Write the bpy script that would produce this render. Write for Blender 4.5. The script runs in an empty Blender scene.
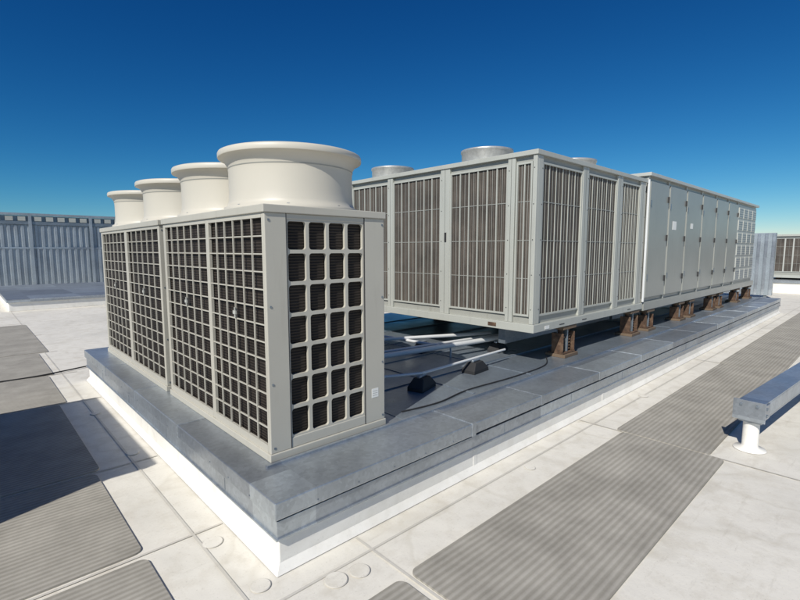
import bpy, bmesh, math, random
from mathutils import Vector, Matrix
random.seed(4)
scene=bpy.context.scene
col=scene.collection
# ------------------------------------------------------------ materials
def nt(name):
    m=bpy.data.materials.new(name); m.use_nodes=True
    t=m.node_tree; b=t.nodes['Principled BSDF']
    return m,t,b
def N(t,ty,**k):
    n=t.nodes.new(ty)
    for a,v in k.items(): setattr(n,a,v)
    return n
def ramp(t,fac,stops):
    r=N(t,'ShaderNodeValToRGB'); e=r.color_ramp.elements
    while len(e)<len(stops): e.new(0.5)
    for i,(p,c) in enumerate(stops):
        e[i].position=p; e[i].color=(c[0],c[1],c[2],1)
    t.links.new(fac,r.inputs[0]); return r.outputs[0]
def noise(t,vec,scale,detail=4,rough=.55):
    n=N(t,'ShaderNodeTexNoise'); n.inputs['Scale'].default_value=scale
    n.inputs['Detail'].default_value=detail; n.inputs['Roughness'].default_value=rough
    t.links.new(vec,n.inputs['Vector']); return n.outputs['Fac']
def pos(t,scale=(1,1,1)):
    g=N(t,'ShaderNodeNewGeometry'); m=N(t,'ShaderNodeMapping'); m.inputs['Scale'].default_value=scale
    t.links.new(g.outputs['Position'],m.inputs['Vector']); return m.outputs['Vector']
def mixc(t,a,b,fac,mode='MIX'):
    m=N(t,'ShaderNodeMix',data_type='RGBA',blend_type=mode)
    if isinstance(fac,float): m.inputs[0].default_value=fac
    else: t.links.new(fac,m.inputs[0])
    for s,v in ((6,a),(7,b)):
        if isinstance(v,tuple): m.inputs[s].default_value=(*v[:3],1)
        else: t.links.new(v,m.inputs[s])
    return m.outputs[2]
def bump(t,b,h,strength=.2,dist=.01):
    n=N(t,'ShaderNodeBump'); n.inputs['Strength'].default_value=strength; n.inputs['Distance'].default_value=dist
    t.links.new(h,n.inputs['Height']); t.links.new(n.outputs[0],b.inputs['Normal'])
def paint(name,c,rough=.45,var=.1,metal=0.,streak=.6,spec=.5):
    m,t,b=nt(name)
    p=pos(t); ps=pos(t,(6,6,.7))
    a=tuple(x*(1-var) for x in c); d=tuple(min(1,x*(1+var*.6)) for x in c)
    c1=ramp(t,noise(t,p,1.7,5),[(.3,a),(.7,d)])
    if streak:
        dirt=ramp(t,noise(t,ps,2.2,5,.65),[(.55,(0,0,0)),(.85,(streak,)*3)])
        c1=mixc(t,c1,(c[0]*.66,c[1]*.63,c[2]*.58),dirt)
    t.links.new(c1,b.inputs['Base Color'])
    b.inputs['Roughness'].default_value=rough; b.inputs['Metallic'].default_value=metal
    b.inputs['Specular IOR Level'].default_value=spec
    bump(t,b,noise(t,p,3,2),.15,.006)
    return m
def galv(name,c,metal=.6,rough=.4,dirtc=(.16,.17,.18),dirt=.35,panel=0.):
    m,t,b=nt(name); p=pos(t)
    v=N(t,'ShaderNodeTexVoronoi'); v.inputs['Scale'].default_value=38; t.links.new(p,v.inputs['Vector'])
    s=N(t,'ShaderNodeSeparateColor'); t.links.new(v.outputs['Color'],s.inputs[0])
    c1=ramp(t,s.outputs[0],[(0,tuple(x*.9 for x in c)),(1,tuple(x*1.08 for x in c))])
    big=ramp(t,noise(t,p,1.6,7,.65),[(.4,(0,0,0)),(.72,(1,1,1))])
    c2=mixc(t,c1,dirtc,mixc(t,(0,0,0),big,dirt))
    sp=ramp(t,noise(t,p,24,4,.7),[(.6,(0,0,0)),(.72,(1,1,1))])
    c3=mixc(t,c2,tuple(min(1,x*1.4) for x in c),mixc(t,(0,0,0),sp,.2))
    if panel:
        # each sheet length has its own tone
        q=N(t,'ShaderNodeVectorMath',operation='FLOOR')
        g=N(t,'ShaderNodeNewGeometry'); mp=N(t,'ShaderNodeMapping')
        mp.inputs['Location'].default_value=(-3.9/1.25,-3.75/1.25,-.322/.6)
        mp.inputs['Scale'].default_value=(1/1.25,1/1.25,1/.6)
        t.links.new(g.outputs['Position'],mp.inputs['Vector']); t.links.new(mp.outputs[0],q.inputs[0])
        wn=N(t,'ShaderNodeTexWhiteNoise',noise_dimensions='3D'); t.links.new(q.outputs[0],wn.inputs['Vector'])
        pc=ramp(t,wn.outputs['Value'],[(0,(1-panel,1-panel,1-panel*.9)),(1,(1+panel*.4,)*3)])
        c3=mixc(t,c3,pc,1.0,'MULTIPLY')
    t.links.new(c3,b.inputs['Base Color'])
    b.inputs['Metallic'].default_value=metal
    r=N(t,'ShaderNodeMapRange'); r.inputs[3].default_value=rough-.14; r.inputs[4].default_value=rough+.22
    t.links.new(noise(t,p,2.5,6),r.inputs[0]); t.links.new(r.outputs[0],b.inputs['Roughness'])
    bump(t,b,noise(t,p,1.6,2),.5,.012)
    return m
def membrane(name,c,dirty=1.):
    m,t,b=nt(name); p=pos(t)
    base=ramp(t,noise(t,p,.55,8,.62),[(.3,tuple(x*(1-.18*dirty) for x in c)),(.5,c),(.72,tuple(min(1,x*1.05) for x in c))])
    sp=ramp(t,noise(t,p,5,8,.72),[(.48,(0,0,0)),(.72,(1,1,1))])
    c2=mixc(t,base,(c[0]*.74,c[1]*.71,c[2]*.66),mixc(t,(0,0,0),sp,.6*dirty))
    fine=ramp(t,noise(t,p,70,3,.6),[(.60,(0,0,0)),(.72,(1,1,1))])
    c3=mixc(t,c2,(c[0]*.5,c[1]*.48,c[2]*.45),mixc(t,(0,0,0),fine,.35*dirty))
    sc=ramp(t,noise(t,pos(t,(.6,5,1)),3.1,6,.7),[(.58,(0,0,0)),(.75,(1,1,1))])
    c4=mixc(t,c3,(c[0]*.6,c[1]*.575,c[2]*.53),mixc(t,(0,0,0),sc,.4*dirty))
    # dried puddle rims
    n1=noise(t,p,.9,3,.5)
    rim=ramp(t,n1,[(.50,(0,0,0)),(.53,(1,1,1)),(.545,(0,0,0))])
    c5=mixc(t,c4,(c[0]*.68,c[1]*.65,c[2]*.59),mixc(t,(0,0,0),rim,.28*dirty))
    t.links.new(c5,b.inputs['Base Color']); b.inputs['Roughness'].default_value=.62
    b.inputs['Specular IOR Level'].default_value=.3
    bump(t,b,noise(t,p,3.0,5),.45,.02)
    return m
def padmat(name):
    m,t,b=nt(name); p=pos(t)
    w=N(t,'ShaderNodeTexWave',wave_type='BANDS',bands_direction='Y')
    w.inputs['Scale'].default_value=7.5; w.inputs['Distortion'].default_value=0.35; w.inputs['Detail'].default_value=1; w.inputs['Detail Scale'].default_value=1.2
    t.links.new(p,w.inputs['Vector'])
    c=ramp(t,w.outputs['Fac'],[(.15,(.325,.308,.27)),(.85,(.415,.395,.355))])
    d=ramp(t,noise(t,p,2.2,8,.7),[(.35,(.74,.73,.71)),(.7,(1.1,1.09,1.07))])
    t.links.new(mixc(t,c,d,1.0,'MULTIPLY'),b.inputs['Base Color']); b.inputs['Roughness'].default_value=.8
    bump(t,b,w.outputs['Fac'],.4,.006)
    return m
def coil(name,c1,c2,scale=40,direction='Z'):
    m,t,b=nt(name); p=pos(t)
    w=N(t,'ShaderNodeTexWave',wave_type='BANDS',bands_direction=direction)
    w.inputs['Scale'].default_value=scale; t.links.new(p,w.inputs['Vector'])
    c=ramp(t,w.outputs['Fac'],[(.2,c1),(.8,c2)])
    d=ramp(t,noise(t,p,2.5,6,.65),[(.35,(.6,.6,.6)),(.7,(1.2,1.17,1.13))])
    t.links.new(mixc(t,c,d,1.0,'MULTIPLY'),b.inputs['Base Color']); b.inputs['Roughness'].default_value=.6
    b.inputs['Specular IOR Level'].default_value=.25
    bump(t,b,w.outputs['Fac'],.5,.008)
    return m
def rusty(name):
    m,t,b=nt(name); p=pos(t)
    t.links.new(ramp(t,noise(t,p,14,7,.7),[(.3,(.03,.02,.015)),(.5,(.09,.05,.03)),(.7,(.17,.115,.075))]),b.inputs['Base Color'])
    b.inputs['Roughness'].default_value=.85; bump(t,b,noise(t,p,40,4),.5,.004); return m
BEIGE=paint('painted_steel_beige',(.46,.442,.385),.42,.05,streak=.35)
COWL=paint('cowl_plastic',(.54,.51,.44),.45,.04,streak=0)
GREY=paint('painted_steel_grey',(.31,.315,.29),.42,.08)
GREYL=paint('painted_steel_light',(.41,.42,.385),.42,.07,streak=.5)
AHU=paint('ahu_panel',(.28,.29,.268),.34,.07,streak=.4)
AHUL=paint('ahu_light',(.44,.45,.42),.4,.06,streak=.4)
GALV=galv('galvanised_cap',(.50,.545,.58),.72,.34,panel=.3)
GALVD=galv('galvanised_dark',(.25,.29,.33),.6,.36,(.07,.08,.09))
FLOOR=galv('deck_floor',(.28,.325,.375),.55,.30,(.12,.14,.16))
GALW=galv('galvanised_wall',(.36,.41,.45),.5,.45)
WHITE=membrane('white_membrane',(.735,.705,.635),1.)
WALLW=membrane('white_curb',(.82,.80,.75),.6)
SEAM=membrane('membrane_seam',(.58,.555,.50),.8)
PAD=padmat('walkway_rubber')
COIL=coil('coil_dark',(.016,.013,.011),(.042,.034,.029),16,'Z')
COILX=coil('coil_brown_front',(.055,.048,.041),(.135,.118,.104),11,'X')
COILY=coil('coil_brown_side',(.06,.052,.045),(.145,.127,.112),11,'Y')
RUST=rusty('rusted_steel')
WOOD=paint('weathered_wood',(.15,.105,.07),.85,.3)
RUB=paint('black_rubber',(.02,.02,.022),.7,.2,streak=0)
PIPE=paint('conduit_paint',(.66,.67,.67),.35,.05,metal=.1,streak=.3)
DARK=paint('shadow_gap',(.03,.03,.032),.8,.1,streak=0)
LABEL=paint('label_white',(.75,.75,.72),.5,.03,streak=0)
FANM=galv('fan_ring',(.55,.55,.53),.5,.35)
# ------------------------------------------------------------ mesh builder
class M:
    def __init__(s): s.v=[];s.f=[];s.mi=[];s.mats=[];s.sm=[]
    def m(s,mat):
        if mat not in s.mats: s.mats.append(mat)
        return s.mats.index(mat)
    def add(s,vs,fs,mat,mx=None,smooth=False):
        o=len(s.v)
        s.v+= [tuple(mx@Vector(v)) if mx else tuple(v) for v in vs]
        i=s.m(mat)
        for f in fs: s.f.append(tuple(o+k for k in f)); s.mi.append(i); s.sm.append(smooth)
    def box(s,x0,x1,y0,y1,z0,z1,mat,mx=None):
        x0,x1=min(x0,x1),max(x0,x1);y0,y1=min(y0,y1),max(y0,y1);z0,z1=min(z0,z1),max(z0,z1)
        s.add([(x0,y0,z0),(x1,y0,z0),(x1,y1,z0),(x0,y1,z0),(x0,y0,z1),(x1,y0,z1),(x1,y1,z1),(x0,y1,z1)],
              [(0,3,2,1),(4,5,6,7),(0,1,5,4),(1,2,6,5),(2,3,7,6),(3,0,4,7)],mat,mx)
    def fb(s,face,base,a0,a1,z0,z1,d0,d1,mat):
        if face=='L': s.box(base-d1,base-d0,a0,a1,z0,z1,mat)
        elif face=='F': s.box(a0,a1,base-d1,base-d0,z0,z1,mat)
        elif face=='R': s.box(base+d0,base+d1,a0,a1,z0,z1,mat)
        elif face=='B': s.box(a0,a1,base+d0,base+d1,z0,z1,mat)
    def lathe(s,prof,cx,cy,mat,n=64,cap=False):
        vs=[];fs=[]
        for r,z in prof:
            for k in range(n):
                a=2*math.pi*k/n; vs.append((cx+r*math.cos(a),cy+r*math.sin(a),z))
        for i in range(len(prof)-1):
            for k in range(n):
                k2=(k+1)%n
                fs.append((i*n+k,i*n+k2,(i+1)*n+k2,(i+1)*n+k))
        s.add(vs,fs,mat,smooth=True)
        if cap:
            o=[v for v in vs[-n:]]; s.add(o,[tuple(range(n))],mat)
    def tube(s,p,q,r,mat,n=12):
        p=Vector(p);q=Vector(q);d=q-p;L=d.length
        mx=Matrix.Translation(p)@d.to_track_quat('Z','Y').to_matrix().to_4x4()
        vs=[];fs=[]
        for z in (0,L):
            for k in range(n):
                a=2*math.pi*k/n; vs.append((r*math.cos(a),r*math.sin(a),z))
        for k in range(n):
            k2=(k+1)%n; fs.append((k,k2,n+k2,n+k))
        s.add(vs,fs,mat,mx,True)
        s.add(vs,[tuple(reversed(range(n))),tuple(range(n,2*n))],mat,mx)
    def obj(s,name,parent=None,bevel=0):
        me=bpy.data.meshes.new(name); me.from_pydata(s.v,[],s.f)
        for mt in s.mats: me.materials.append(mt)
        me.polygons.foreach_set('material_index',s.mi); me.polygons.foreach_set('use_smooth',s.sm); me.update()
        o=bpy.data.objects.new(name,me); col.objects.link(o)
        if parent: o.parent=parent
        if bevel:
            b=o.modifiers.new('bev','BEVEL'); b.width=bevel; b.segments=2; b.limit_method='ANGLE'; b.angle_limit=math.radians(50)
        return o
def empty(name):
    e=bpy.data.objects.new(name,None); col.objects.link(e); return e
def rrgrid(Mx,face,base,a0,a1,z0,z1,na,nz,bar,r,d0,d1,mat):
    """plate with rounded rectangular openings"""
    ca=(a1-a0)/na; cz=(z1-z0)/nz; hb=bar/2; K=4
    def P(a,z,d):
        return (base-d,a,z) if face=='L' else (a,base-d,z)
    for i in range(na):
        for j in range(nz):
            A0=a0+i*ca;A1=A0+ca;Z0=z0+j*cz;Z1=Z0+cz
            inn=[];out=[]
            for (cx,cz_,sa,ox,oz) in ((A1-hb-r,Z1-hb-r,0,A1,Z1),(A0+hb+r,Z1-hb-r,90,A0,Z1),(A0+hb+r,Z0+hb+r,180,A0,Z0),(A1-hb-r,Z0+hb+r,270,A1,Z0)):
                for k in range(K+1):
                    t=math.radians(sa+90*k/K)
                    inn.append((cx+r*math.cos(t),cz_+r*math.sin(t)))
                    if k==0: out.append((ox,cz_) if sa in(0,180) else (cx,oz))
                    elif k==K: out.append((cx,oz) if sa in(0,180) else (ox,cz_))
                    else: out.append((ox,oz))
            n=len(inn); vs=[P(a,z,d1) for a,z in inn]+[P(a,z,d1) for a,z in out]+[P(a,z,d0) for a,z in inn]
            fs=[]
            for k in range(n):
                k2=(k+1)%n
                fs.append((k,k2,n+k2,n+k)); fs.append((k,k2,2*n+k2,2*n+k))
            Mx.add(vs,fs,mat)
# ------------------------------------------------------------ roof ground
g=M(); g.add([(-300,-300,0),(300,-300,0),(300,300,0),(-300,300,0)],[(0,1,2,3)],WHITE); g.obj('roof_ground')
sm=M()
def strip(x0,x1,y0,y1,z=.004,mat=SEAM): sm.add([(x0,y0,z),(x1,y0,z),(x1,y1,z),(x0,y1,z)],[(0,1,2,3)],mat)
for y in (2.02,-.35,-2.6,-5.0): strip(1.0,60,y,y+.018)
for x in (-3.1,-1.4,.93): strip(x,x+.018,-4,40,.005)
for y in (2.9,4.29,6.53,8.17,10.1,12.3,14.5,17.5): strip(-12,1.12,y,y+.018,.006)
for x in (1.66,4.63,8.67,13.3,18): strip(x,x+.018,-6,2.18,.0065)
sm.obj('membrane_seams')
pt=M()
def disc(x,y,r,z):
    n=40; vs=[(x+r*math.cos(2*math.pi*k/n),y+r*math.sin(2*math.pi*k/n),z) for k in range(n)]
    vs2=[(x+(r+.005)*math.cos(2*math.pi*k/n),y+(r+.005)*math.sin(2*math.pi*k/n),z-.003) for k in range(n)]
    pt.add(vs,[tuple(range(n))],WHITE); pt.add(vs+vs2,[(k,(k+1)%n,n+(k+1)%n,n+k) for k in range(n)],SEAM)
for x,y,r in [(1.36,1.96,.06),(1.50,1.93,.055),(1.0,2.75,.055),(.98,4.5,.045),(1.04,2.2,.05),(3.3,1.95,.04),(.95,5.9,.045),(6.0,2.02,.05)]: disc(x,y,r,.0085)
pt.obj('membrane_patches')
# walkway pads
def pad(x0,x1,y0,y1,r=.07):
    m=M(); n=6; ring=[]
    for cx,cy,sa in ((x1-r,y1-r,0),(x0+r,y1-r,90),(x0+r,y0+r,180),(x1-r,y0+r,270)):
        for k in range(n+1):
            t=math.radians(sa+90*k/n); ring.append((cx+r*math.cos(t),cy+r*math.sin(t)))
    L=len(ring); vs=[(a,b,.012) for a,b in ring]+[(a,b,.001) for a,b in ring]
    m.add(vs,[tuple(range(L))]+[(k,L+k,L+(k+1)%L,(k+1)%L) for k in range(L)],PAD)
    return m.obj('walkway_pad')
for a in [(-.35,.66,1.35,2.86),(-.35,.66,2.94,4.26),(-.35,.70,4.32,6.50),(-.2,.78,6.56,8.14),(-.2,.85,8.20,10.07),(-.1,1.0,10.13,14.2),
          (-.6,1.62,.86,1.72),(1.69,4.625,.88,1.73),(4.64,8.65,1.0,1.80),(8.665,13.28,1.02,1.82),(13.3,18,1.04,1.82),(-4,-1.4,6.6,7.5)]: pad(*a,r=.05)
# ------------------------------------------------------------ curb platform
P=empty('equipment_curb_platform')
X0,X1,Y0,Y1=1.17,16.9,2.23,7.5
m=M(); m.box(X0,X1,Y0,Y1,0,.30,WALLW)
c=.035
m.add([(X0-c,Y0-c,.005),(X1+c,Y0-c,.005),(X1,Y0-.001,c+.02),(X0-.001,Y0-.001,c+.02)],[(0,1,2,3)],WALLW)
m.add([(X0-c,Y1+c,.005),(X0-c,Y0-c,.005),(X0-.001,Y0-.001,c+.02),(X0-.001,Y1,c+.02)],[(0,1,2,3)],WALLW)
for x in (2.9,5.3,8,11.2,14.2): m.box(x,x+.05,Y0-.003,Y0+.02,.03,.20,WALLW)
for y in (3.6,5.2,6.6): m.box(X0-.003,X0+.02,y,y+.05,.03,.20,WALLW)
m.obj('curb_wall',P,.006)
m=M()
m.box(X0-.020,X1+.02,Y0-.020,Y1+.02,.212,.312,GALV)
m.box(X0-.030,X1+.03,Y0-.030,Y1+.03,.203,.216,GALV)
m.obj('lower_flashing',P,.002)
m=M(); m.box(X0-.002,X1,Y0-.002,Y1,.305,.34,DARK)
m.obj('flashing_gap',P)
m=M()
m.box(X0-.036,2.86,Y0-.038,Y1+.04,.328,.43,GALV)
m.box(2.865,X1+.04,Y0-.022,Y1+.04,.328,.420,GALV)
m.obj('cap_flashing',P,.006)
m=M()
for y in (3.75,5.0,6.25): m.box(X0-.040,1.349,y,y+.05,.326,.434,GALV)
for x in (3.9,5.15,6.4,7.65,8.9,10.15,11.4,12.65,13.9,15.15): m.box(x,x+.04,Y0-.026,2.598,.326,.425,GALV)
m.box(2.83,2.88,Y0-.043,2.598,.326,.437,GALV)
for x in (3.3,4.5,5.8,7.1,8.3,9.6,11,12.2): m.box(x,x+.008,Y0-.022,Y0-.0195,.222,.308,GALVD)
for y in (2.9,4.1,5.3,6.5): m.box(X0-.022,X0-.0195,y,y+.008,.222,.308,GALVD)
# rivets along the cap fascia
x=1.4
while x<14: m.box(x,x+.009,Y0-(.041 if x<2.86 else .025),Y0-.02,.35,.359,GALVD); x+=.3
y=2.5
while y<7.4: m.box(X0-.039,X0-.02,y,y+.009,.35,.359,GALVD); y+=.3
m.box(1.30,16.8,2.60,2.625,.41,.445,GALV)
m.obj('cap_seams',P,.002)
m=M()
m.box(2.5,16.7,2.64,7.3,.40,.4345,FLOOR)
for y in (3.3,4.1,4.9,5.7,6.5): m.box(2.5,16.6,y,y+.03,.43,.447,FLOOR)
for x in (3.45,4.45,9,12): m.box(x,x+.03,2.66,7.25,.43,.442,FLOOR)
m.obj('deck_floor',P)
# ------------------------------------------------------------ condenser row
def condenser(x0,x1,y0,y1,zb,zt,seams,cowls,name='vrf_condenser_unit'):
    E=empty(name)
    m=M()
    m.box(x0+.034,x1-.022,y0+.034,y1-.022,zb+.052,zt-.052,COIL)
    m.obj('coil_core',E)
    m=M()
    m.box(x0-.01,x1+.005,y0-.01,y1+.005,zb,zb+.05,BEIGE)
    m.box(x0-.012,x1+.008,y0-.012,y1+.01,zt-.05,zt,BEIGE)
    m.fb('R',x1,y0+.031,y1,zb+.05,zt-.05,-.02,.0,BEIGE)
    m.fb('B',y1,x0+.031,x1-.021,zb+.05,zt-.05,-.02,.0,BEIGE)
    m.fb('F',y0,x0,x0+.15,zb+.05,zt-.05,-.03,0,BEIGE)
    m.fb('F',y0,x1-.19,x1,zb+.05,zt-.05,-.03,0,BEIGE)
    m.fb('F',y0,x0+.15,x1-.19,zb+.05,zb+.12,-.03,-.003,BEIGE)
    m.fb('F',y0,x0+.15,x1-.19,zt-.085,zt-.05,-.03,-.003,BEIGE)
    for i,(a,b) in enumerate(seams):
        m.fb('L',x0,a if i else y0+.031,b,zb+.05,zt-.05,-.03,-.001,BEIGE)
    m.obj('cabinet',E,.005)
    m=M()
    a0=x0+.15;a1=x1-.19
    rrgrid(m,'F',y0,a0,a1,zb+.12,zt-.085,4,7,.024,.020,-.03,-.008,BEIGE)
    m.obj('end_grille',E)
    m=M()
    for i in range(len(seams)-1):
        s0=seams[i][1];s1=seams[i+1][0]
        m.fb('L',x0,s0,s1,zb+.05,zb+.10,-.02,-.002,BEIGE); m.fb('L',x0,s0,s1,zt-.08,zt-.05,-.02,-.002,BEIGE)
        nv=6
        for k in range(1,nv):
            a=s0+(s1-s0)*k/nv; m.fb('L',x0,a-.0045,a+.0045,zb+.10,zt-.08,-.013,-.003,BEIGE)
        nh=13
        for k in range(1,nh):
            z=zb+.10+(zt-.18-zb)*k/nh; m.fb('L',x0,s0,s1,z-.004,z+.004,-.018,-.0085,BEIGE)
        c=(s0+s1)/2; z=1.36
        m.fb('L',x0,c-.024,c+.018,z-.012,z+.012,-.002,.008,AHUL); m.fb('L',x0,c-.010,c+.003,z-.035,z+.035,-.001,.005,AHUL)
    m.obj('wire_guards',E)
    m=M()
    m.fb('F',y0,x1-.13,x1-.065,zb+.24,zb+.31,0,.0015,LABEL)
    for q in range(3): m.fb('F',y0,x1-.122,x1-.075,zb+.255+q*.017,zb+.258+q*.017,.0015,.002,GREY)
    for z in (zb+.08,zb+.5,zb+1.0,zt-.1):
        m.fb('F',y0,x1-.03,x1-.018,z,z+.012,0,.004,GALVD); m.fb('F',y0,x0+.02,x0+.032,z,z+.012,0,.004,GALVD)
    m.fb('F',y0,x0+.148,x0+.1515,zb+.05,zt-.05,-.01,.0005,DARK); m.fb('F',y0,x1-.1915,x1-.188,zb+.05,zt-.05,-.01,.0005,DARK)
    m.obj('labels_and_screws',E)
    m=M(); cx=(x0+x1)/2
    for cy in cowls:
        pr=[(.485,zt),(.485,zt+.018),(.46,zt+.03),(.452,zt+.06),(.447,zt+.12),(.447,zt+.27),(.453,zt+.31),(.475,zt+.345),(.500,zt+.362),(.515,zt+.365)]
        m.lathe(pr,cx,cy,COWL,72)
        m.lathe([(.515,zt+.365),(.517,zt+.37),(.517,zt+.395),(.512,zt+.405),(.50,zt+.41)],cx,cy,COWL,72)
        m.lathe([(.50,zt+.41),(.485,zt+.408),(.46,zt+.38),(.44,zt+.33),(.43,zt+.2),(.43,zt+.02)],cx,cy,COWL,72)
        m.lathe([(.4475,zt+.285),(.4515,zt+.288),(.4525,zt+.294)],cx,cy,GREY,72)
        for k in range(8):
            a=math.pi/4*k+.2; q=Matrix.Translation((cx,cy,0))@Matrix.Rotation(a,4,'Z')
            m.box(.463,.473,-.009,.009,zt+.018,zt+.027,GALVD,q)
    m.obj('fan_cowls',E)
    m=M()
    for cy in cowls:
        m.lathe([(.43,zt+.03),(.05,zt+.03)],cx,cy,DARK,48)
        m.lathe([(.1,zt+.05),(.1,zt+.2),(.08,zt+.21)],cx,cy,DARK,24,True)
        for k in range(4):
            a=math.pi/2*k
            mx=Matrix.Translation((cx,cy,zt+.15))@Matrix.Rotation(a,4,'Z')@Matrix.Rotation(.4,4,'X')
            m.box(.08,.41,-.09,.09,-.006,.006,DARK,mx)
        for r in (.12,.2,.28,.36): m.lathe([(r,zt+.335),(r+.006,zt+.341),(r+.012,zt+.335)],cx,cy,BEIGE,40)
        for k in range(12):
            a=math.pi/6*k
            m.tube((cx+.1*math.cos(a),cy+.1*math.sin(a),zt+.33),(cx+.44*math.cos(a),cy+.44*math.sin(a),zt+.33),.004,BEIGE,6)
    m.obj('fan_assemblies',E)
    return E
condenser(1.36,2.33,2.66,4.62,.43,2.07,[(2.66,2.705),(3.555,3.61),(4.57,4.62)],[3.15,4.13])
condenser(1.36,2.33,4.74,7.2,.43,2.07,[(4.74,4.79),(5.93,6.02),(7.14,7.2)],[5.27,6.5])
# ------------------------------------------------------------ louvre panels
def louvre(m,face,base,a0,a1,z0,z1,n,fm,w=.014,dp=.02):
    cm=COILX if face in 'FB' else COILY
    m.fb(face,base,a0,a1,z0,z1,-.01,.004,cm)
    fr=.022
    m.fb(face,base,a0,a0+fr,z0,z1,.004,.026,fm);m.fb(face,base,a1-fr,a1,z0,z1,.004,.026,fm)
    m.fb(face,base,a0+fr,a1-fr,z0,z0+fr,.004,.024,fm);m.fb(face,base,a0+fr,a1-fr,z1-fr,z1,.004,.024,fm)
    for k in range(1,n+1):
        a=a0+fr+(a1-a0-2*fr)*k/n
        if k<n: m.fb(face,base,a-w/2,a+w/2,z0+fr,z1-fr,.004,dp,fm)
        am=a-(a1-a0-2*fr)/n/2
        m.fb(face,base,am-.0025,am+.0025,z0+fr,z1-fr,.004,.008,GREY)
    for k in range(1,4):
        z=z0+(z1-z0)*k/4
        m.fb(face,base,a0+fr,a1-fr,z-.004,z+.004,.0041,.0095,GREY)
# ------------------------------------------------------------ chiller
C=empty('air_cooled_chiller')
bx,by=4.76,2.85; ex,ey=7.98,7.3
m=M(); m.box(bx,ex,by,ey,.93,2.86,GREY)
m.obj('body',C)
m=M()
m.box(4.70,8.0,2.79,7.34,.84,.935,GREYL)
m.box(4.71,8.0,2.80,7.33,2.845,2.90,GREYL)
pl=[(2.818,2.87),(3.10,3.20),(4.09,4.25),(5.20,5.31),(6.18,6.32),(7.22,7.3)]
for a,b in pl: m.fb('L',bx,a,b,.935,2.845,-.01,.035,GREYL)
pf=[(4.762,4.86),(5.84,5.99),(6.90,7.08),(7.76,7.97)]
for a,b in pf: m.fb('F',by,a,b,.935,2.845,-.01,.033,GREYL)
m.obj('frame',C,.005)
m=M()
for i in range(1,len(pl)-1): louvre(m,'L',bx,pl[i][1],pl[i+1][0],1.02,2.78,6,GREYL)
louvre(m,'L',bx,2.88,3.09,1.02,2.78,2,GREYL)
for i in range(len(pf)-1): louvre(m,'F',by,pf[i][1],pf[i+1][0],1.02,2.78,6,GREYL,.012,.012)
m.obj('louvre_panels',C)
m=M()
for a,b in pl[1:-1]: m.fb('L',bx,(a+b)/2-.002,(a+b)/2+.002,.94,2.84,.03,.0358,DARK)
for a,b in pf[1:]: m.fb('F',by,(a+b)/2-.002,(a+b)/2+.002,.94,2.84,.03,.0338,DARK)
for a,b in pl:
    for z in (1.1,1.5,1.9,2.3,2.7): m.fb('L',bx,b-.025,b-.015,z,z+.010,.03,.038,DARK)
for a,b in pf:
    for z in (1.1,1.5,1.9,2.3,2.7): m.fb('F',by,b-.025,b-.015,z,z+.010,.03,.036,DARK)
m.obj('seams_and_screws',C)
m=M()
for cx,cy in [(5.3,3.93),(5.3,5.83),(6.85,3.5),(6.85,5.4)]:
    m.lathe([(.34,2.90),(.34,3.08),(.352,3.09),(.352,3.115),(.33,3.12),(.32,3.08),(.32,2.91)],cx,cy,FANM,48)
    m.lathe([(.32,2.96),(.05,2.96)],cx,cy,DARK,32)
    for r in (.1,.18,.26): m.lathe([(r,3.11),(r+.005,3.116),(r+.01,3.11)],cx,cy,FANM,32)
    for k in range(8):
        a=math.pi/4*k; m.tube((cx,cy,3.11),(cx+.33*math.cos(a),cy+.33*math.sin(a),3.11),.004,FANM,6)
m.obj('condenser_fans',C)
m=M()
for x in (5.3,5.9,7.4): m.fb('F',by,x,x+.12,.875,.885,.058,.063,DARK)
m.fb('F',by,4.95,5.05,.86,.90,.061,.064,LABEL)
m.fb('L',bx,4.14,4.17,1.9,2.02,.035,.045,DARK)
m.fb('L',bx,3.3,3.42,.865,.91,.061,.064,RUST)
m.obj('latches_and_labels',C)
# ------------------------------------------------------------ AHU
A=empty('air_handling_unit')
m=M(); m.box(8.10,16.35,2.85,7.0,.93,2.98,AHU); m.obj('body',A,.008)
m=M()
m.box(8.06,16.4,2.79,7.04,.80,.935,AHU)
m.box(8.06,16.4,2.78,7.04,2.965,3.02,AHUL)
m.obj('base_and_roof',A,.006)
m=M()
sx=[8.12,9.07,10.05,11.08,12.15,13.2,14.15]
for i in range(6):
    a,b=sx[i]+.035,sx[i+1]-.035
    m.fb('F',2.85,a,b,1.0,2.90,0,.04,AHU)
m.fb('F',2.85,14.2,16.3,1.0,2.92,0,.02,AHUL)
m.obj('door_panels',A,.01)
m=M()
for i in range(7):
    m.fb('F',2.85,sx[i]-.022,sx[i]+.022,.94,2.96,0,.024,AHUL)
    m.fb('F',2.85,sx[i]-.034,sx[i]-.024,1.0,2.9,0,.006,DARK); m.fb('F',2.85,sx[i]+.024,sx[i]+.034,1.0,2.9,0,.006,DARK)
for i in range(6):
    a,b=sx[i]+.05,sx[i+1]-.07
    for z in (1.25,1.95,2.6): m.fb('F',2.85,b-.02,b+.01,z,z+.10,.04,.062,DARK)
    for z in (1.3,2.5): m.fb('F',2.85,a,a+.04,z,z+.09,.04,.052,GALVD)
for k in range(4):
    for j in range(6):
        a=14.28+k*.505; z=1.04+j*.312
        m.fb('F',2.85,a,a+.44,z,z+.25,.02,.035,AHUL)
        for q in range(4): m.fb('F',2.85,a+.03,a+.41,z+.03+q*.055,z+.045+q*.055,.035,.042,GALVD)
m.fb('F',2.85,9.3,9.5,2.15,2.3,.04,.043,LABEL); m.fb('F',2.85,10.35,10.5,2.2,2.3,.04,.043,LABEL)
m.tube((8.03,2.80,.95),(8.03,2.80,2.9),.02,PIPE)
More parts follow.
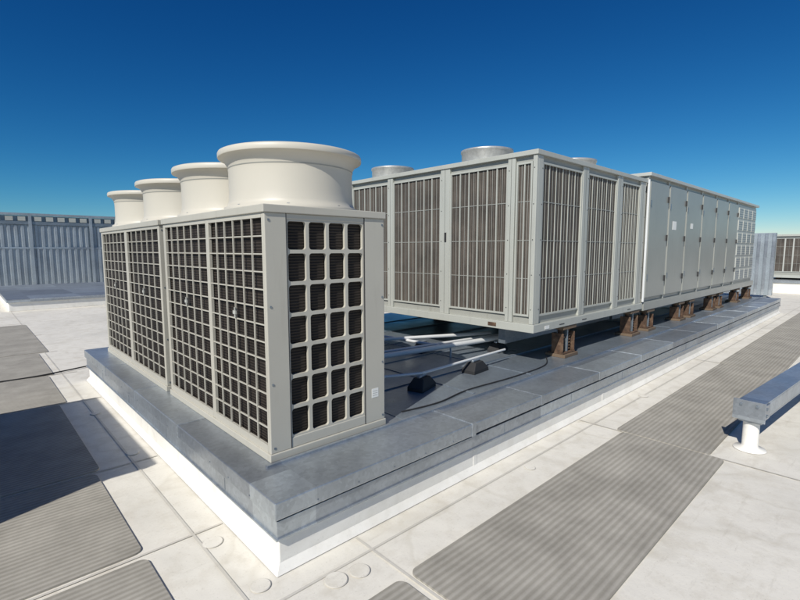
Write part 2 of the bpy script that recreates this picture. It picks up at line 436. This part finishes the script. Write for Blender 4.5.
m.obj('door_hardware',A)
m=M()
for y in (3.1,4.0,5.0): m.fb('L',8.10,y,y+.03,2.915,2.955,0,.02,AHUL)
m.obj('end_trim',A)
# ------------------------------------------------------------ supports
def support(x,y,top):
    m=M()
    m.box(x-.17,x+.18,y-.11,y+.16,.4346,.475,WOOD)
    m.box(x-.15,x+.16,y-.08,y+.13,.476,.492,RUST)
    for dx in (-.07,.08):
        for k in range(6):
            z=.505+k*(top-.60)/6
            m.lathe([(.034,z),(.052,z+.010),(.052,z+.020),(.034,z+.03)],x+dx,y+.01,RUST,20)
        m.lathe([(.034,.49),(.034,top-.05)],x+dx,y+.01,RUST,16)
    m.box(x-.005,x+.015,y-.05,y+.1,.492,top-.04,GALVD)
    m.box(x-.15,x-.135,y-.07,y+.09,.492,top-.10,RUST); m.box(x+.145,x+.16,y-.07,y+.09,.492,top-.10,RUST)
    m.box(x-.16,x+.17,y-.08,y+.12,top-.05,top-.002,WOOD)
    m.obj('spring_isolator_support',None,.004)
for x in (5.6,7.75): support(x,2.88,.84)
for x in (8.45,10.1,10.75,12.4,13.0,14.7,16.1): support(x,2.88,.80)
for x in (5.2,7.4,9.5,13): support(x,6.6,.80)
m=M(); m.box(4.9,7.99,3.3,3.4,.62,.839,GALVD); m.box(4.9,7.99,6.8,6.9,.62,.839,GALVD); m.box(8.1,16.2,3.3,3.4,.6,.799,GALVD); m.obj('support_beam')
# ------------------------------------------------------------ pipes + rubber feet
def foot(x,y,rot=0):
    mx=Matrix.Translation((x,y,.435))@Matrix.Rotation(rot,4,'Z')
    m=M()
    b=[(-.15,-.085),(.15,-.085),(.15,.085),(-.15,.085)]; t=[(-.075,-.055),(.075,-.055),(.075,.055),(-.075,.055)]
    vs=[(a,c,.0) for a,c in b]+[(a,c,.035) for a,c in b]+[(a,c,.115) for a,c in t]
    m.add(vs,[(0,1,5,4),(1,2,6,5),(2,3,7,6),(3,0,4,7),(4,5,9,8),(5,6,10,9),(6,7,11,10),(7,4,8,11),(8,9,10,11)],RUB,mx)
    m.box(-.075,.075,-.02,.02,.115,.14,GALV,mx)
    m.obj('rubber_pipe_foot',None,.008)
for a in [(3.22,3.12,.3),(4.12,3.16,.1),(3.9,4.75,.4),(4.45,4.3,.2),(3.2,3.95,.3),(5.2,3.62,.2)]: foot(*a)
m=M()
m.tube((2.34,4.02,.60),(5.55,3.62,.60),.032,PIPE)
m.tube((2.6,4.22,.59),(5.5,3.82,.59),.018,PIPE)
m.tube((2.34,5.3,.62),(5.5,3.95,.60),.024,PIPE)
m.tube((2.34,3.5,.585),(3.22,3.12,.585),.014,PIPE)
m.tube((3.22,3.12,.585),(4.75,3.2,.585),.014,PIPE)
m.tube((4.2,5.6,.58),(4.35,3.9,.58),.02,PIPE)
for x in (3.2,4.4,5.2):
    y=4.02-.1246*(x-2.34); m.tube((x,y,.44),(x,y,.6),.012,GALV)
m.obj('conduit_pipes')
def cable(name,pts,r,z):
    m=M(); out=[]
    for i in range(len(pts)-1):
        p0=pts[max(i-1,0)];p1=pts[i];p2=pts[i+1];p3=pts[min(i+2,len(pts)-1)]
        for k in range(8):
            t=k/8; out.append(tuple(.5*((2*p1[j])+(-p0[j]+p2[j])*t+(2*p0[j]-5*p1[j]+4*p2[j]-p3[j])*t*t+(-p0[j]+3*p1[j]-3*p2[j]+p3[j])*t**3) for j in (0,1)))
    out.append(pts[-1])
    for i in range(len(out)-1): m.tube((*out[i],z),(*out[i+1],z),r,RUB,8)
    m.obj(name)
cable('control_cable',[(2.6,2.75),(3.0,2.70),(3.5,2.76),(4.2,2.72),(4.9,2.75),(5.3,2.95)],.007,.443)
cable('dark_ground_line',[(-1.5,8.45),(0,8.2),(.6,8.17),(1.0,8.28),(1.9,8.6)],.010,.022)  # thin black tube drawn as a curved dark line on the roof
# ------------------------------------------------------------ strut rail on pedestal
R=empty('pipe_support_rail')
mx=Matrix.Translation((4.98,.80,0))@Matrix.Rotation(math.radians(-4.5),4,'Z')
m=M()
m.box(0,5,-.10,.10,.435,.45,GALV,mx); m.box(0,5,-.10,-.088,.30,.434,GALV,mx); m.box(0,5,.088,.10,.30,.434,GALV,mx)
m.obj('channel',R,.003)
m=M()
m.box(-.015,-.001,-.12,.12,.29,.47,GALV,mx); m.box(.001,.16,-.112,-.101,.31,.44,GALV,mx)
for z in (.34,.40): m.box(.03,.06,-.125,-.111,z,z+.02,GALVD,mx)
for y in (-.07,.05): m.box(-.028,-.0155,y,y+.02,.42,.44,GALVD,mx)
m.obj('end_bracket',R,.002)
m=M()
for d in (.10,3.2):
    q=mx@Vector((d,0,0))
    m.lathe([(.125,.004),(.12,.012),(.07,.022),(.062,.04),(.062,.24),(.066,.26)],q.x,q.y,WALLW,32,True)
    m.box(d-.06,d+.06,-.085,.085,.26,.30,GALV,mx)
    m.tube(mx@Vector((d,0,.3)),mx@Vector((d,0,.434)),.03,GALV)
m.obj('pedestals',R)
# ------------------------------------------------------------ back screen wall
W=empty('corrugated_screen_wall')
def screen(x0,x1,y,zt,parent,sp=.25):
    m=M()
    def corr(z0,z1,dy):
        x=x0;vs=[];fs=[]
        pr=[]
        while x<x1:
            pr+=[(x,0),(x+sp*.4,0),(x+sp*.5,-.05),(x+sp*.9,-.05)]; x+=sp
        for a,d in pr: vs+=[(a,y+dy+d,z0),(a,y+dy+d,z1)]
        for i in range(len(pr)-1): fs.append((2*i,2*i+2,2*i+3,2*i+1))
        m.add(vs,fs,GALW)
    corr(.15,1.85,0); corr(1.93,2.95,.03)
    m.box(x0,x1,y+.05,y+.15,0,zt-.12,GALVD)
    m.box(x0-.05,x1+.05,y-.07,y+.2,zt-.1,zt,GALW); m.box(x0,x1,y-.05,y+.1,2.97,3.12,GALVD)
    m.box(x0,x1,y-.06,y+.08,1.852,1.925,GALV)
    m.box(x0,x1,y-.10,y+.1,0,.14,WALLW)
    x=x0
    while x<x1:
        m.box(x,x+.12,y-.10,y-.052,.14,zt-.1,GALW)
        for k in range(5): m.box(x+.22+k*.45,x+.5+k*.45,y-.06,y-.051,3.14,zt-.16,GREYL)
        x+=2.4
    m.obj('panels',parent)
screen(-24,6.2,28,3.5,W)
B=M(); B.box(.9,9,17.6,24.5,0,.26,WALLW); B.box(.85,9.05,17.55,24.55,.26,.36,GALV); B.obj('low_roof_curb',None,.01)
B=M(); B.box(-9,.2,24.8,27,0,.2,WALLW); B.box(-9.05,.25,24.75,27.05,.2,.26,GALV); B.obj('low_roof_curb',None,.01)
# right distance
D=empty('rooftop_chiller')
m=M(); m.box(26,34,-3,3.85,.72,2.38,GREY); m.box(25.9,34.1,-3.1,3.9,.6,.72,GREYL); m.box(25.92,34.1,-3.1,3.9,2.38,2.46,GREYL)
y=-3
while y<3.6:
    louvre(m,'L',26,y+.08,min(y+1.28,3.8),.85,2.3,4,AHUL,.05); y+=1.36
m.obj('cabinet',D)
m=M(); m.box(25,35,-4,4.6,0,.42,WALLW); m.box(24.95,35.05,-4.05,4.65,.42,.52,GALV)
for yy in (-2,0,2,3.5): m.box(26.1,26.3,yy,yy+.15,.52,.6,RUST)
m.obj('support_curb',D)
W2=empty('sheet_metal_screen')
m=M()
m.box(21.9,22.1,3.15,6.5,.1,2.42,GALW); y=3.15
while y<6.4: m.box(21.86,21.9,y,y+.09,.1,2.40,GALV); y+=.22
for yy in (3.3,6.3): m.box(21.95,22.05,yy,yy+.1,0,.1,GALVD)
m.obj('sheets',W2)
m=M(); m.box(60,60.4,-60,60,0,2.2,GALW); m.box(59.9,60.5,-60,60,2.2,2.35,GALV); m.obj('far_parapet_wall')
# out of view to the left: louvred box added to shadow the left pads
V=empty('added_shadow_caster')
m=M(); m.box(-2.3,-1.05,3.5,5.8,.15,1.75,GREY); m.box(-2.4,-.98,3.43,5.87,1.75,1.83,GREYL); m.box(-2.25,-1.1,3.6,5.75,0,.149,WALLW)
m.obj('body',V,.006)
m=M()
for a in (3.65,4.72):
    m.fb('R',-1.05,a,a+.93,.3,1.65,0,.01,COILY)
    for k in range(13): m.fb('R',-1.05,a,a+.93,.32+k*.1,.35+k*.1,.01,.03,GREYL)
louvre(m,'F',3.5,-2.2,-1.15,.3,1.65,6,GREYL)
m.obj('louvres',V)
# ------------------------------------------------------------ light
AZ=math.radians(19); EL=math.radians(40)
d=Vector((math.cos(AZ)*math.cos(EL),math.sin(AZ)*math.cos(EL),-math.sin(EL)))
sl=bpy.data.lights.new('sun','SUN'); sl.energy=4.8; sl.angle=math.radians(.53); sl.color=(1,.955,.865)
so=bpy.data.objects.new('sun',sl); col.objects.link(so); so.rotation_euler=d.to_track_quat('-Z','Y').to_euler()
w=bpy.data.worlds.new('World'); scene.world=w; w.use_nodes=True
t=w.node_tree; bg=t.nodes['Background']
sky=t.nodes.new('ShaderNodeTexSky'); sky.sky_type='NISHITA'; sky.sun_disc=False
sky.sun_elevation=EL; sky.sun_rotation=math.atan2(-d.x,-d.y)
sky.altitude=1500; sky.air_density=1.0; sky.dust_density=.1; sky.ozone_density=2.0
S=.09
sep=t.nodes.new('ShaderNodeSeparateColor'); t.links.new(sky.outputs[0],sep.inputs[0])
comb=t.nodes.new('ShaderNodeCombineColor')
def mth(op,a,b):
    n=t.nodes.new('ShaderNodeMath'); n.operation=op
    for i,v in enumerate((a,b)):
        if isinstance(v,(int,float)): n.inputs[i].default_value=v
        else: t.links.new(v,n.inputs[i])
    return n.outputs[0]
for i,(g_,k) in enumerate([(2.3,.95),(1.42,.84),(1.08,.86)]):
    x=mth('MULTIPLY',sep.outputs[i],S)
    y_=mth('MULTIPLY',mth('POWER',x,g_),k)
    y_=mth('MINIMUM',y_,mth('MULTIPLY',x,.9))
    t.links.new(mth('MULTIPLY',y_,1/S),comb.inputs[i])
t.links.new(comb.outputs[0],bg.inputs[0]); bg.inputs[1].default_value=S
# ------------------------------------------------------------ camera
cd=bpy.data.cameras.new('camera'); cd.sensor_width=36; cd.lens=36*466/800; cd.clip_end=2000; cd.clip_start=.05
co=bpy.data.objects.new('camera',cd); col.objects.link(co); co.location=(0,0,1.79)
co.rotation_euler=(math.radians(90)-math.atan(50/466),0,math.radians(46.85-90)); scene.camera=co
scene.view_settings.view_transform='Standard'; scene.view_settings.look='None'; scene.view_settings.exposure=0
